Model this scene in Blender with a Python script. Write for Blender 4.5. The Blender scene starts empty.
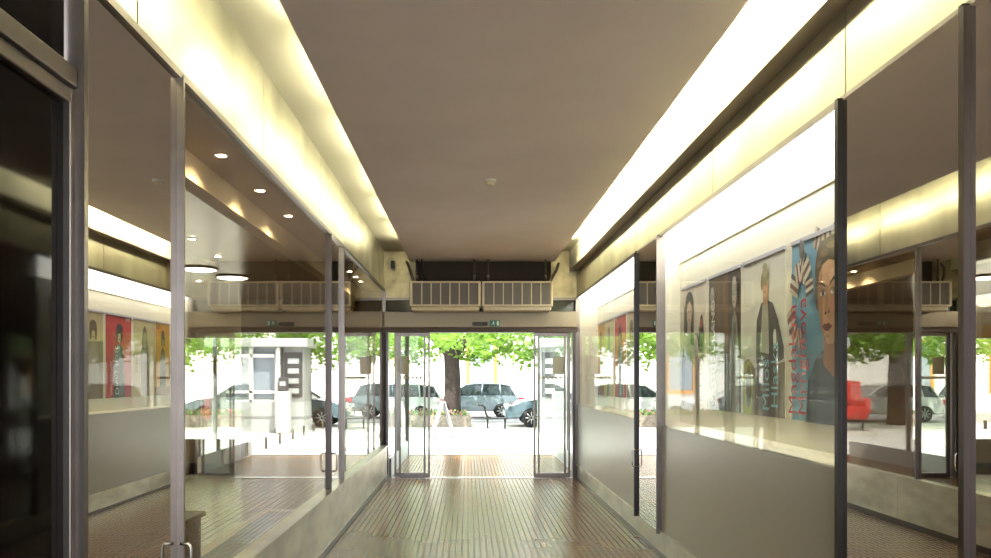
import bpy, bmesh, math, random
from mathutils import Vector, Matrix
random.seed(7)
SC = bpy.context.scene
COL = SC.collection
PI = math.pi

# ------------------------------------------------------------------ camera
FPX, VPX, VPY, EYE = 760.0, 468.0, 378.0, 1.6
cam_d = bpy.data.cameras.new('camera'); cam = bpy.data.objects.new('camera', cam_d); COL.objects.link(cam)
cam.location = (0, 0, EYE); cam.rotation_euler = (PI/2, 0, 0)
cam_d.sensor_width = 36; cam_d.lens = FPX/991*36
cam_d.shift_x = (495.5-VPX)/991; cam_d.shift_y = (VPY-279)/991
cam_d.clip_start = .05; cam_d.clip_end = 300
SC.camera = cam
# ------------------------------------------------------------------ world, sun, exposure
w = bpy.data.worlds.new('sky'); SC.world = w; w.use_nodes = True
wn = w.node_tree.nodes; bg = wn['Background']
bg.inputs['Color'].default_value = (.86, .93, 1, 1); bg.inputs['Strength'].default_value = 1.05
sd = bpy.data.lights.new('sun', 'SUN'); sd.energy = 2.7; sd.angle = .02; sd.color = (1, .96, .88)
sun = bpy.data.objects.new('sun', sd); COL.objects.link(sun)
sun.rotation_euler = Vector((.30, .45, -.84)).to_track_quat('-Z', 'Y').to_euler()
VS = SC.view_settings
VS.view_transform = 'Standard'; VS.look = 'None'; VS.exposure = 2.38; VS.gamma = 1; VS.use_curve_mapping = False
CY = SC.cycles
CY.use_denoising = True; CY.max_bounces = 12; CY.glossy_bounces = 8; CY.diffuse_bounces = 4
CY.transmission_bounces = 8; CY.transparent_max_bounces = 24
CY.sample_clamp_indirect = 6; CY.caustics_reflective = False; CY.caustics_refractive = False
TUBE, DIFFUSER, SPOT = 8.2, 1.75, 7.0

# ------------------------------------------------------------------ materials
def nt(name):
    m = bpy.data.materials.new(name); m.use_nodes = True
    return m, m.node_tree.nodes, m.node_tree.links, m.node_tree.nodes['Principled BSDF']
def pbr(name, c, rough=.5, metal=0, spec=.5, noise=0, nscale=6, bump=0, coat=0, stretch=None):
    m, n, l, b = nt(name)
    b.inputs['Base Color'].default_value = (*c, 1); b.inputs['Roughness'].default_value = rough
    b.inputs['Metallic'].default_value = metal; b.inputs['Specular IOR Level'].default_value = spec
    b.inputs['Coat Weight'].default_value = coat; b.inputs['Coat Roughness'].default_value = .03
    if noise or bump:
        tc = n.new('ShaderNodeTexCoord'); mp = n.new('ShaderNodeMapping'); nz = n.new('ShaderNodeTexNoise')
        if stretch: mp.inputs['Scale'].default_value = stretch
        nz.inputs['Scale'].default_value = nscale; nz.inputs['Detail'].default_value = 5
        l.new(tc.outputs['Object'], mp.inputs['Vector']); l.new(mp.outputs['Vector'], nz.inputs['Vector'])
        if noise:
            r = n.new('ShaderNodeValToRGB')
            r.color_ramp.elements[0].position = .3; r.color_ramp.elements[1].position = .7
            r.color_ramp.elements[0].color = (*[x*(1-noise) for x in c], 1)
            r.color_ramp.elements[1].color = (*[min(1, x*(1+noise*.6)) for x in c], 1)
            l.new(nz.outputs['Fac'], r.inputs['Fac']); l.new(r.outputs['Color'], b.inputs['Base Color'])
        if bump:
            bp = n.new('ShaderNodeBump'); bp.inputs['Strength'].default_value = bump; bp.inputs['Distance'].default_value = .01
            l.new(nz.outputs['Fac'], bp.inputs['Height']); l.new(bp.outputs['Normal'], b.inputs['Normal'])
    return m
def emit(name, c, s):
    m, n, l, b = nt(name)
    b.inputs['Base Color'].default_value = (*c, 1)
    b.inputs['Emission Color'].default_value = (*c, 1); b.inputs['Emission Strength'].default_value = s
    return m
def glass(name, tint, base, k):
    """pane whose two faces each reflect base + k * fresnel"""
    m, n, l, b = nt(name); n.remove(b)
    out = n['Material Output']; mx = n.new('ShaderNodeMixShader'); tr = n.new('ShaderNodeBsdfTransparent'); gl = n.new('ShaderNodeBsdfGlossy')
    tr.inputs['Color'].default_value = (*tint, 1); gl.inputs['Roughness'].default_value = 0; gl.inputs['Color'].default_value = (1, 1, 1, 1)
    fr = n.new('ShaderNodeFresnel'); fr.inputs['IOR'].default_value = 1.5
    ma = n.new('ShaderNodeMath'); ma.operation = 'MULTIPLY_ADD'; ma.use_clamp = True
    ma.inputs[1].default_value = k; ma.inputs[2].default_value = base
    geo = n.new('ShaderNodeNewGeometry')   # inner faces see the same angle as outer faces
    vm = n.new('ShaderNodeVectorMath'); vm.operation = 'DOT_PRODUCT'
    l.new(geo.outputs['Incoming'], vm.inputs[0]); l.new(geo.outputs['Normal'], vm.inputs[1])
    ab = n.new('ShaderNodeMath'); ab.operation = 'ABSOLUTE'; l.new(vm.outputs['Value'], ab.inputs[0])
    om = n.new('ShaderNodeMath'); om.operation = 'SUBTRACT'; om.inputs[0].default_value = 1; l.new(ab.outputs[0], om.inputs[1])
    pw = n.new('ShaderNodeMath'); pw.operation = 'POWER'; pw.inputs[1].default_value = 4.2; l.new(om.outputs[0], pw.inputs[0])
    n.remove(fr)
    l.new(pw.outputs[0], ma.inputs[0]); l.new(ma.outputs[0], mx.inputs['Fac'])
    l.new(tr.outputs[0], mx.inputs[1]); l.new(gl.outputs[0], mx.inputs[2]); l.new(mx.outputs[0], out.inputs['Surface'])
    return m
def tile_mat(name, c, grout, tw, tl, rough=.2):
    """narrow tiles laid along y: strong long joints, faint cross joints"""
    m, n, l, b = nt(name)
    tc = n.new('ShaderNodeTexCoord'); sp = n.new('ShaderNodeSeparateXYZ'); l.new(tc.outputs['Object'], sp.inputs[0])
    def joint(sock, size, wdt):
        d = n.new('ShaderNodeMath'); d.operation = 'DIVIDE'; d.inputs[1].default_value = size; l.new(sock, d.inputs[0])
        p = n.new('ShaderNodeMath'); p.operation = 'PINGPONG'; p.inputs[1].default_value = .5; l.new(d.outputs[0], p.inputs[0])
        r = n.new('ShaderNodeMapRange'); r.interpolation_type = 'SMOOTHSTEP'
        r.inputs['From Min'].default_value = 0; r.inputs['From Max'].default_value = wdt/size
        r.inputs['To Min'].default_value = 1; r.inputs['To Max'].default_value = 0
        l.new(p.outputs[0], r.inputs['Value']); return r.outputs['Result']
    a = joint(sp.outputs['X'], tw, .0080); q = joint(sp.outputs['Y'], tl, .006)
    k = n.new('ShaderNodeMath'); k.operation = 'MULTIPLY'; k.inputs[1].default_value = .35; l.new(q, k.inputs[0])
    mx = n.new('ShaderNodeMath'); mx.operation = 'MAXIMUM'; l.new(a, mx.inputs[0]); l.new(k.outputs[0], mx.inputs[1])
    nz = n.new('ShaderNodeTexNoise'); nz.inputs['Scale'].default_value = 1.3; nz.inputs['Detail'].default_value = 3; l.new(tc.outputs['Object'], nz.inputs['Vector'])
    cr = n.new('ShaderNodeValToRGB'); cr.color_ramp.elements[0].position = .3; cr.color_ramp.elements[1].position = .7
    cr.color_ramp.elements[0].color = (*[x*.88 for x in c], 1); cr.color_ramp.elements[1].color = (*[x*1.1 for x in c], 1)
    l.new(nz.outputs['Fac'], cr.inputs['Fac'])
    mc = n.new('ShaderNodeMix'); mc.data_type = 'RGBA'; l.new(mx.outputs[0], mc.inputs[0]); l.new(cr.outputs['Color'], mc.inputs[6]); mc.inputs[7].default_value = (*grout, 1)
    l.new(mc.outputs[2], b.inputs['Base Color']); 
    for soc, lo, hi in (('Roughness', rough, .5), ('Specular IOR Level', .20, .05)):
        mr = n.new('ShaderNodeMapRange'); mr.inputs['To Min'].default_value = lo; mr.inputs['To Max'].default_value = hi
        l.new(mx.outputs[0], mr.inputs['Value']); l.new(mr.outputs['Result'], b.inputs[soc])
    return m
M = dict(
    tiles=tile_mat('brown_tiles', (.185, .102, .045), (.07, .042, .021), .058, .12),
    panel=pbr('taupe_paint', (.92, .84, .83), .75, noise=.05, nscale=1.5),
    pelmet_shade=pbr('shade_brown_layer', (.30, .25, .20), .6),  # pelmet underside coloured darker to stand in for its shade
    upper=pbr('cream_paint', (.80, .78, .66), .6),
    wall_shade=pbr('shade_dark_end_wall', (.05, .042, .03), .8),  # wall behind the air curtains, shade under the ceiling panel put into its colour
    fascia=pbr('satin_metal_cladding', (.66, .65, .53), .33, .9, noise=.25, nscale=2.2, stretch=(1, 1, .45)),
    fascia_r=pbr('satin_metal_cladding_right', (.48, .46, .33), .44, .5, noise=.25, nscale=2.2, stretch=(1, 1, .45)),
    endclad=pbr('stained_metal_cladding', (.46, .40, .26), .38, .6, noise=.45, nscale=4),
    plinth=pbr('brushed_steel_plinth', (.58, .55, .45), .33, .8, noise=.3, nscale=5, stretch=(1, .4, 1)),
    mull=pbr('bronze_metal', (.10, .085, .083), .3, .9),
    mull_lt=pbr('aged_aluminium', (.22, .195, .185), .32, .9, noise=.12, nscale=8),
    mull_dk=pbr('dark_metal', (.022, .02, .02), .3, .6),
    steel=pbr('steel', (.62, .60, .56), .25, .95),
    header=pbr('champagne_aluminium', (.26, .22, .16), .4, .5),
    header_dk=pbr('brown_door_track', (.09, .06, .045), .5),
    clear=glass('clear_glass', (.97, .98, .96), .004, .45),
    shop=glass('shop_glass', (.96, .93, .86), .06, .8),
    door_glass=glass('door_glass', (.95, .97, .95), .02, .6),
    mirror=pbr('tinted_mirror_glass', (.66, .635, .61), 0.0, 1.0),
    black=pbr('black_glass', (.004, .003, .003), .05, 0, .13),
    white_case=pbr('white_case_lining', (.78, .74, .62), .5),
    grey_case=pbr('grey_satin_board', (.46, .47, .42), .32, 0, .5),
    diff=emit('showcase_light', (1, .97, .88), DIFFUSER),
    tube=emit('fluorescent_tube_glow', (1, .94, .62), TUBE), tube2=emit('bright_fluorescent_tube_glow', (1, .94, .63), TUBE*2.9),
    downlight=emit('downlight_glow', (1, .86, .62), 14),
    roomlamp=emit('ceiling_light_glow', (1, .93, .8), 1.6),
    cream=pbr('cream_plastic', (.80, .72, .55), .45),
    grille=pbr('grille_grey', (.16, .145, .135), .5),
    grille_lt=pbr('grille_light_grey', (.27, .25, .24), .5),
    white=pbr('white_plastic', (.85, .84, .8), .4),
    board_grey=pbr('greyed_white_board', (.30, .30, .30), .5),  # white sign board greyed in colour, standing in for its shaded edges
    black_plastic=pbr('black_plastic', (.012, .012, .012), .4),
    green=pbr('sign_green', (.0, .16, .10), .4),
    sign_white=pbr('sign_white', (.75, .9, .85), .4),
    brown_wall=pbr('brown_wall_paint', (.20, .13, .08), .6),
    room_wall=pbr('cream_wall_paint', (.60, .50, .36), .6),
    room_ceiling=pbr('room_ceiling_gloss', (.62, .55, .46), .22, 0, .6),
    soffit=pbr('soffit_brown', (.34, .25, .18), .5),
    beam=pbr('beam_cream', (.62, .54, .40), .6),
    room_floor=tile_mat('room_tiles', (.17, .11, .062), (.06, .04, .022), .1, .2),
    pale_strip=pbr('pale_floor_strip', (.36, .28, .17), .35),
    grate=pbr('grate_metal', (.11, .10, .09), .4, .6),
    sticker=pbr('frosted_sticker', (.50, .47, .40), .6),
    sticker_beige=pbr('beige_sticker', (.60, .52, .36), .6),
    pave=pbr('pale_paving', (.66, .64, .60), .7, noise=.06, nscale=3),
    road=pbr('asphalt', (.22, .22, .22), .8, noise=.1, nscale=10),
    kerb=pbr('granite_kerb', (.5, .48, .45), .7),
    bedwall=pbr('stone_bed_edge', (.26, .22, .18), .8, noise=.4, nscale=14),
    soil=pbr('soil', (.10, .07, .05), .9),
    flower=pbr('pink_flowers', (.60, .22, .26), .7),
    herb=pbr('green_herb', (.16, .28, .07), .7),
    bark=pbr('bark', (.045, .032, .028), .9, noise=.3, nscale=9, bump=.4),
    facade=pbr('white_render', (.80, .78, .74), .8),
    orange=pbr('orange_frame', (.72, .30, .04), .5),
    winglass=pbr('window_glass', (.26, .31, .35), .1),  # pale sky reflection put into the pane colour
    carblue=pbr('blue_grey_car_paint', (.20, .25, .29), .25, .3, coat=.6),
    cardark=pbr('slate_car_paint', (.07, .12, .14), .22, .3, coat=.6),
    carwhite=pbr('white_car_paint', (.62, .64, .64), .3, 0, coat=.5),
    carred=pbr('red_paint', (.62, .02, .02), .35),
    carglass=pbr('car_glass', (.03, .04, .045), .05),
    tyre=pbr('rubber', (.02, .02, .02), .7),
    alloy=pbr('alloy_wheel', (.5, .5, .5), .3, .8),
    tail=pbr('tail_lamp_red', (.55, .03, .05), .3),
    lampglass=pbr('headlamp', (.8, .8, .8), .15),
    plate=pbr('yellow_plate', (.75, .55, .08), .5),
    kiosk=pbr('kiosk_grey', (.26, .27, .26), .5),
    kiosk_lt=pbr('kiosk_white', (.40, .42, .40), .45),
    signboard=pbr('charcoal_board', (.05, .05, .05), .5),
)
lm, ln, ll, lb = nt('leaf')
lb.inputs['Base Color'].default_value = (.15, .27, .04, 1); lb.inputs['Roughness'].default_value = .5
tl = ln.new('ShaderNodeBsdfTranslucent'); tl.inputs['Color'].default_value = (.24, .40, .045, 1)
mxs = ln.new('ShaderNodeMixShader'); mxs.inputs['Fac'].default_value = .45
ll.new(lb.outputs[0], mxs.inputs[1]); ll.new(tl.outputs[0], mxs.inputs[2]); ll.new(mxs.outputs[0], ln['Material Output'].inputs['Surface'])
M['leaf'] = lm
_flat = {}
def flat(c, rough=.45):
    k = tuple(c)
    if k not in _flat: _flat[k] = pbr('print_%02d' % len(_flat), c, rough)
    return _flat[k]

# ------------------------------------------------------------------ mesh builder
class MB:
    def __init__(s): s.bm = bmesh.new(); s.mats = []
    def mi(s, m):
        if m not in s.mats: s.mats.append(m)
        return s.mats.index(m)
    def _fin(s, faces, m, smooth=False):
        i = s.mi(m)
        for f in faces: f.material_index = i; f.smooth = smooth
    def box(s, x0, x1, y0, y1, z0, z1, m, bev=0, mat=None):
        r = bmesh.ops.create_cube(s.bm, size=1); vs = r['verts']
        for v in vs:
            v.co = Vector(((x0+x1)/2+v.co.x*(x1-x0), (y0+y1)/2+v.co.y*(y1-y0), (z0+z1)/2+v.co.z*(z1-z0)))
            if mat: v.co = mat @ v.co
        fs = list({f for v in vs for f in v.link_faces})
        if bev:
            es = list({e for v in vs for e in v.link_edges})
            rb = bmesh.ops.bevel(s.bm, geom=es, offset=bev, segments=2, affect='EDGES', profile=.5)
            fs = list({f for f in rb['faces']} | {f for v in rb['verts'] for f in v.link_faces})
        s._fin(fs, m); return s
    def tube(s, pts, r, m, n=10, cap=True):
        pts = [Vector(p) for p in pts]; rs = r if isinstance(r, (list, tuple)) else [r]*len(pts)
        rings = []; fs = []; up = None
        for i, p in enumerate(pts):
            d = (pts[min(i+1, len(pts)-1)]-pts[max(i-1, 0)]).normalized()
            if up is None: up = Vector((0, 0, 1)) if abs(d.z) < .9 else Vector((1, 0, 0))
            a = d.cross(up).normalized(); b = a.cross(d).normalized(); up = b
            rings.append([s.bm.verts.new(p+(a*math.cos(2*PI*k/n)+b*math.sin(2*PI*k/n))*rs[i]) for k in range(n)])
        for A, B in zip(rings, rings[1:]):
            for k in range(n): fs.append(s.bm.faces.new((A[k], A[(k+1) % n], B[(k+1) % n], B[k])))
        s._fin(fs, m, True)
        if cap: s._fin([s.bm.faces.new(rings[0][::-1]), s.bm.faces.new(rings[-1])], m)
        return s
    def lathe(s, c, prof, m, n=24, axis='Z'):
        rings = []; fs = []
        for r, h in prof:
            ring = []
            for k in range(n):
                a = 2*PI*k/n; x, y = r*math.cos(a), r*math.sin(a)
                o = Vector((x, y, h)) if axis == 'Z' else (Vector((x, h, y)) if axis == 'Y' else Vector((h, x, y)))
                ring.append(s.bm.verts.new(Vector(c)+o))
            rings.append(ring)
        for A, B in zip(rings, rings[1:]):
            for k in range(n): fs.append(s.bm.faces.new((A[k], A[(k+1) % n], B[(k+1) % n], B[k])))
        s._fin(fs, m, True)
        s._fin([s.bm.faces.new(rings[0][::-1]), s.bm.faces.new(rings[-1])], m); return s
    def prism(s, prof, y0, y1, m, inset=None, bev=0):
        """profile of (x, z) extruded in y; inset(z) narrows the sides"""
        A = []; B = []
        for x, z in prof:
            q = inset(z) if inset else 0
            A.append(s.bm.verts.new((x, y0+q, z))); B.append(s.bm.verts.new((x, y1-q, z)))
        n = len(prof); fs = [s.bm.faces.new(A[::-1]), s.bm.faces.new(B)]
        for k in range(n): fs.append(s.bm.faces.new((A[k], A[(k+1) % n], B[(k+1) % n], B[k])))
        s._fin(fs, m)
        if bev:
            es = [e for e in {e for f in fs[:2] for e in f.edges}]
            rb = bmesh.ops.bevel(s.bm, geom=es, offset=bev, segments=2, affect='EDGES', profile=.5)
            s._fin(rb['faces'], m, True)
        return s
    def poly(s, pts, m):
        vs = [s.bm.verts.new(p) for p in pts]
        s._fin([s.bm.faces.new(vs)], m); return s
    def build(s, name, parent=None, loc=None, rotz=None):
        bmesh.ops.recalc_face_normals(s.bm, faces=s.bm.faces[:])
        me = bpy.data.meshes.new(name); s.bm.to_mesh(me); s.bm.free()
        for m in s.mats: me.materials.append(m)
        o = bpy.data.objects.new(name, me); COL.objects.link(o)
        if parent: o.parent = parent
        if loc: o.location = loc
        if rotz is not None: o.rotation_euler.z = rotz
        return o
def tag(o, label=None, cat=None, group=None, kind=None):
    if label: o['label'] = label
    if cat: o['category'] = cat
    if group: o['group'] = group
    if kind: o['kind'] = kind
    return o
def empty(name, loc=(0, 0, 0), rotz=0):
    o = bpy.data.objects.new(name, None); COL.objects.link(o); o.location = loc; o.rotation_euler.z = rotz
    o.empty_display_size = .1; return o
def struct(o, label=None, cat=None): return tag(o, label, cat, kind='structure')
def copy_tree(o, parent=None):
    c = o.copy(); COL.objects.link(c); c.parent = parent
    for ch in [x for x in COL.objects if x.parent == o]: copy_tree(ch, c)
    return c
def YL(px): return FPX*1.34/(468-px)

# ------------------------------------------------------------------ dimensions
RW = -7.2
LX, RX = -1.34, 1.744          # glass planes
LTOP, RTOP = 2.98, 2.87        # top of glazing
LPL, RPL = .53, .23            # plinth heights
DY = 12.16                     # entrance line
YN = -3.0                      # passage continues behind the camera
VY = 15.75                     # outer threshold
ZC, ZP = 3.62, 3.44            # upper ceiling, dropped panel
PX0, PX1, PY1 = -.92, 1.37, 12.0

# ------------------------------------------------------------------ structure
struct(MB().box(LX-.3, RX+.4, YN, VY, -.12, 0, M['tiles']).build('floor'), 'long floor of narrow brown tiles running to the street', 'floor')
struct(MB().box(LX-.1, RX+.1, YN, DY, ZC, ZC+.1, M['upper']).build('ceiling'), 'cream upper ceiling showing beside the dropped panel', 'ceiling')
pm = MB()
pm.box(PX0, PX1, YN, PY1, ZP, ZP+.03, M['panel'])
for y in (0.4, 3.4, 6.4, 9.4, 11.5):
    for x in (-.3, .7): pm.box(x-.015, x+.015, y-.015, y+.015, ZP+.02, ZC+.01, M['mull_dk'])
struct(pm.build('ceiling_panel'), 'taupe dropped ceiling panel hanging over the passage', 'ceiling panel')
# fascia cladding
fl = MB()
fl.box(LX-.12, LX-.02, YN, DY+.05, LTOP+.03, ZC+.05, M['mull_dk'])
y = -2.63
while y < DY:
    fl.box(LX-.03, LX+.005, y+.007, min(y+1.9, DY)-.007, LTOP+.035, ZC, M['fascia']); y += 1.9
struct(fl.build('wall_left'), 'satin metal fascia above the left glazing', 'wall')
fr = MB()
fr.box(RX+.02, RX+.12, YN, DY+.05, RTOP+.03, ZC+.05, M['mull_dk'])
y = -2.2
while y < DY:
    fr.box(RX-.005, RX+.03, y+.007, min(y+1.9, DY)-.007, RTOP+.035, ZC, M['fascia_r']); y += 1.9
struct(fr.build('wall_right'), 'satin metal fascia above the right glazing', 'wall')
# boxed lighting pelmet on the right
struct(MB().box(1.622, RX-.006, YN, DY-.01, 3.318, ZC-.001, M['upper']).box(1.622, RX-.006, YN, DY-.01, 3.304, 3.318, M['pelmet_shade']).build('trim_1'), 'long boxed pelmet under the ceiling on the right', 'pelmet')
# glazing headers
struct(MB().box(LX-.02, LX+.022, YN, DY, LTOP, LTOP+.034, M['mull_lt']).build('trim_2'), 'metal head rail over the left glazing', 'trim')
struct(MB().box(RX-.016, RX+.02, YN, DY, RTOP, RTOP+.034, M['mull_lt']).box(RX-.019, RX+.004, YN, 3.46, RTOP-.012, RTOP+.004, M['mull_dk']).build('trim_3'), 'metal head rail over the right glazing', 'trim')
# plinths
pl = MB()
y = 2.62
while y < DY-.05:
    y2 = min(y+1.9, DY-.02)
    pl.box(LX-.06, -1.285, y+.003, y2-.003, .06, LPL-.02, M['plinth']); y += 1.9
pl.box(LX-.06, -1.275, 2.62, DY-.02, LPL-.025, LPL, M['plinth']).box(LX-.06, -1.28, 2.62, DY-.02, 0, .062, M['mull'])
struct(pl.build('baseboard_left'), 'tall brushed steel plinth under the left glazing', 'plinth')
pr = MB()
y = 1.0
while y < DY-.05:
    y2 = min(y+1.9, DY-.02)
    pr.box(1.735, RX+.08, y+.003, y2-.003, .03, RPL-.02, M['plinth']); y += 1.9
pr.box(1.722, RX+.08, .6, DY-.02, RPL-.022, RPL, M['plinth']).box(1.728, RX+.08, .6, DY-.02, 0, .034, M['mull'])
struct(pr.build('baseboard_right'), 'low brushed steel plinth under the right glazing', 'plinth')
# open rear end with an added courtyard that lets in skylight; side walls
struct(MB().box(-14, 14, YN-14, YN, -.2, 0, M['pave']).build('pavement'), 'unseen paved courtyard added behind the viewpoint to let in light', 'pavement')
struct(MB().box(LX-.08, LX+.0, YN, .9, 0, LTOP, M['brown_wall']).build('wall_left'), 'brown wall length behind the viewpoint', 'wall')
struct(MB().box(RX, RX+.08, YN, 1.0, RPL*0, RTOP, M['brown_wall']).build('wall_right'), 'brown right wall length behind the viewpoint', 'wall')

# ------------------------------------------------------------------ mullions
def mullion(side, y, zb, zt, mats, wd=.036, pr=.034):
    b = MB()
    if side < 0:
        b.box(LX-.03, LX+pr, y, y+wd*.55, zb, zt, mats[0]); b.box(LX-.03, LX+pr*.75, y+wd*.55, y+wd, zb, zt+.02, mats[1])
    else:
        b.box(RX-pr, RX+.03, y, y+wd*.55, zb, zt, mats[0]); b.box(RX-pr*.75, RX+.03, y+wd*.55, y+wd, zb, zt+.02, mats[1])
    return b.build('trim_4')
a = (M['mull_lt'], M['mull'])
struct(mullion(-1, 2.555, 0, LTOP, a, .05, .05), 'broad metal mullion between black door and tinted pane', 'mullion')
struct(mullion(-1, 3.49, 0.0, LTOP, a), 'metal mullion with pull handle between tinted and clear left panes', 'mullion')
struct(mullion(-1, 7.28, LPL, LTOP, (M['mull'], M['mull_lt'])), 'near mullion of the narrow left pane', 'mullion')
struct(mullion(-1, 8.02, LPL-.03, LTOP, a), 'far mullion of the narrow left pane', 'mullion')
struct(mullion(-1, 12.08, LPL-.02, LTOP, a), 'corner mullion where left glazing meets the entrance', 'mullion')
d = (M['mull_dk'], M['mull_dk'])
struct(mullion(1, 12.06, RPL, RTOP, a), 'corner mullion where right glazing meets the entrance', 'mullion')
struct(mullion(1, 7.70, RPL-.03, RTOP, (M['mull_dk'], M['mull']), .04, .06), 'dark mullion with handle beside the far lit showcase', 'mullion')
struct(mullion(1, 6.83, RPL-.03, RTOP, a, .035, .05), 'slim mullion at the far end of the near lit showcase', 'mullion')
struct(mullion(1, 3.47, RPL-.1, RTOP, d, .06, .055), 'dark mullion at the near end of the lit showcase', 'mullion')
struct(mullion(1, 2.59, RPL-.1, RTOP, (M['mull'], M['mull_dk']), .05, .055), 'metal mullion nearest the right picture edge', 'mullion')

# ------------------------------------------------------------------ panes
def pane(name, side, y0, y1, zb, zt, m, label, t=.008):
    x = LX if side < 0 else RX-(.03 if m is M['mirror'] else 0)
    b = MB().box(x-t/2, x+t/2, y0, y1, zb, zt, m)
    return struct(b.build(name), label, 'window')
def loop_handle(parent, x, y, z, sx):
    h = .085; p = .05*sx
    b = MB().tube([(x, y, z-h), (x+p*.8, y, z-h), (x+p, y, z-h+.02), (x+p, y, z+h-.02), (x+p*.8, y, z+h), (x, y, z+h)], .008, M['steel'], 8)
    return b.build('pull_handle', parent)
p1 = pane('window_1', -1, 2.605, 3.49, .03, LTOP, M['mirror'], 'tinted reflective pane beside the black door')
p2 = pane('window_2', -1, 3.53, 7.28, LPL-.01, LTOP, M['shop'], 'large clear left pane looking into the foyer')
for i, y in enumerate((3.75, 4.14, 4.56, 5.0, 5.37, 5.77, 6.16, 6.56, 6.96)):
    MB().box(LX+.005, LX+.0065, y, y+.05, 1.13, 1.21, M['sticker']).build('safety_mark', p2)
p3 = pane('window_3', -1, 7.32, 8.02, LPL-.01, LTOP, M['mirror'], 'narrow left pane between two close mullions')
p4 = pane('window_4', -1, 8.06, 12.08, LPL-.01, LTOP, M['shop'], 'far left pane beside the entrance')
p6 = pane('window_5', 1, 6.87, 7.70, RPL-.01, RTOP, M['mirror'], 'narrow reflective pane between the two lit showcases')
p8 = pane('window_6', 1, 2.635, 3.47, RPL-.01, RTOP, M['mirror'], 'reflective pane right of the near lit showcase')
p9 = pane('window_7', 1, 1.0, 2.59, RPL-.01, RTOP, M['mirror'], 'reflective pane cut by the right picture edge')
loop_handle(p1, LX+.02, 3.485, .755, 1)
loop_handle(p3, LX+.03, 7.30, .79, 1)
loop_handle(p6, RX-.03, 7.69, .79, -1)
# black door, left edge
d1 = empty('door_1', (LX, 1.7, 0)); struct(d1, 'black glass door with metal frame at the left edge', 'door')
def dpart(name, b): o = b.build(name, d1); o.location = (-LX, -1.7, 0); return o
dpart('glass', MB().box(LX-.02, LX-.005, .9, 2.53, .1, 2.53, M['black']))
dpart('transom_glass', MB().box(LX-.02, LX-.005, .9, 2.53, 2.63, LTOP, M['black']))
dpart('frame', MB().box(LX-.03, LX+.02, .9, 2.53, 2.515, 2.565, M['mull_lt'], .006).box(LX-.03, LX+.02, 2.525, 2.56, 0, 2.565, M['mull_lt'], .004).box(LX-.03, LX+.02, .9, 2.53, 0, .1, M['mull_lt'], .004))
dpart('transom_bar', MB().box(LX-.03, LX+.03, .9, 2.555, 2.572, 2.64, M['mull_lt'], .006))

# ------------------------------------------------------------------ lit showcases
BX = 2.07
def showcase(label, y0, y1, g0, g1, group):
    r = empty('display_case', (RX+.1, (g0+g1)/2, 0)); tag(r, label, 'display case', group)
    def part(name, b, lab=None):
        o = b.build(name, r); o.location = -r.location
        if lab: o['label'] = lab
        return o
    part('back_panel', MB().box(BX, BX+.03, y0, y1, 1.17, 2.75, M['white_case']))
    part('shelf', MB().box(RX+.012, BX, y0, y1, 1.14, 1.17, M['white_case']))
    part('end_panel', MB().box(RX+.012, BX, y0-.03, y0, 1.14, 2.87, M['white_case']))
    part('end_panel', MB().box(RX+.012, BX, y1, y1+.03, 1.14, 2.87, M['white_case']))
    b = MB()
    A = (RX+.014, 2.868); B = (BX-.001, 2.722)
    b.prism([A, B, (B[0], B[1]+.02), (A[0], A[1]+.02)], y0, y1, M['diff'])
    part('light_diffuser', b, 'glowing white diffuser')
    part('diffuser_trim', MB().box(BX-.014, BX, y0, y1, 2.712, 2.724, M['cream']))
    part('lower_panel', MB().box(RX-.004, RX+.04, g0, g1, RPL-.01, 1.17, M['grey_case']), 'grey satin lower panel')
    part('glass_pane', MB().box(RX-.004, RX+.004, g0, g1, 1.172, RTOP, M['clear']))
    return r
showcase('near lit white showcase holding four large posters', 3.53, 7.42, 3.515, 6.83, 'lit showcases')
showcase('far lit white showcase beside the entrance doors', 7.78, 12.08, 7.745, 12.06, 'lit showcases')
struct(MB().box(BX+.04, BX+.1, YN, DY+.1, 0, 4.2, M['room_wall']).build('wall_right'), 'wall behind the showcases', 'wall')

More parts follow.
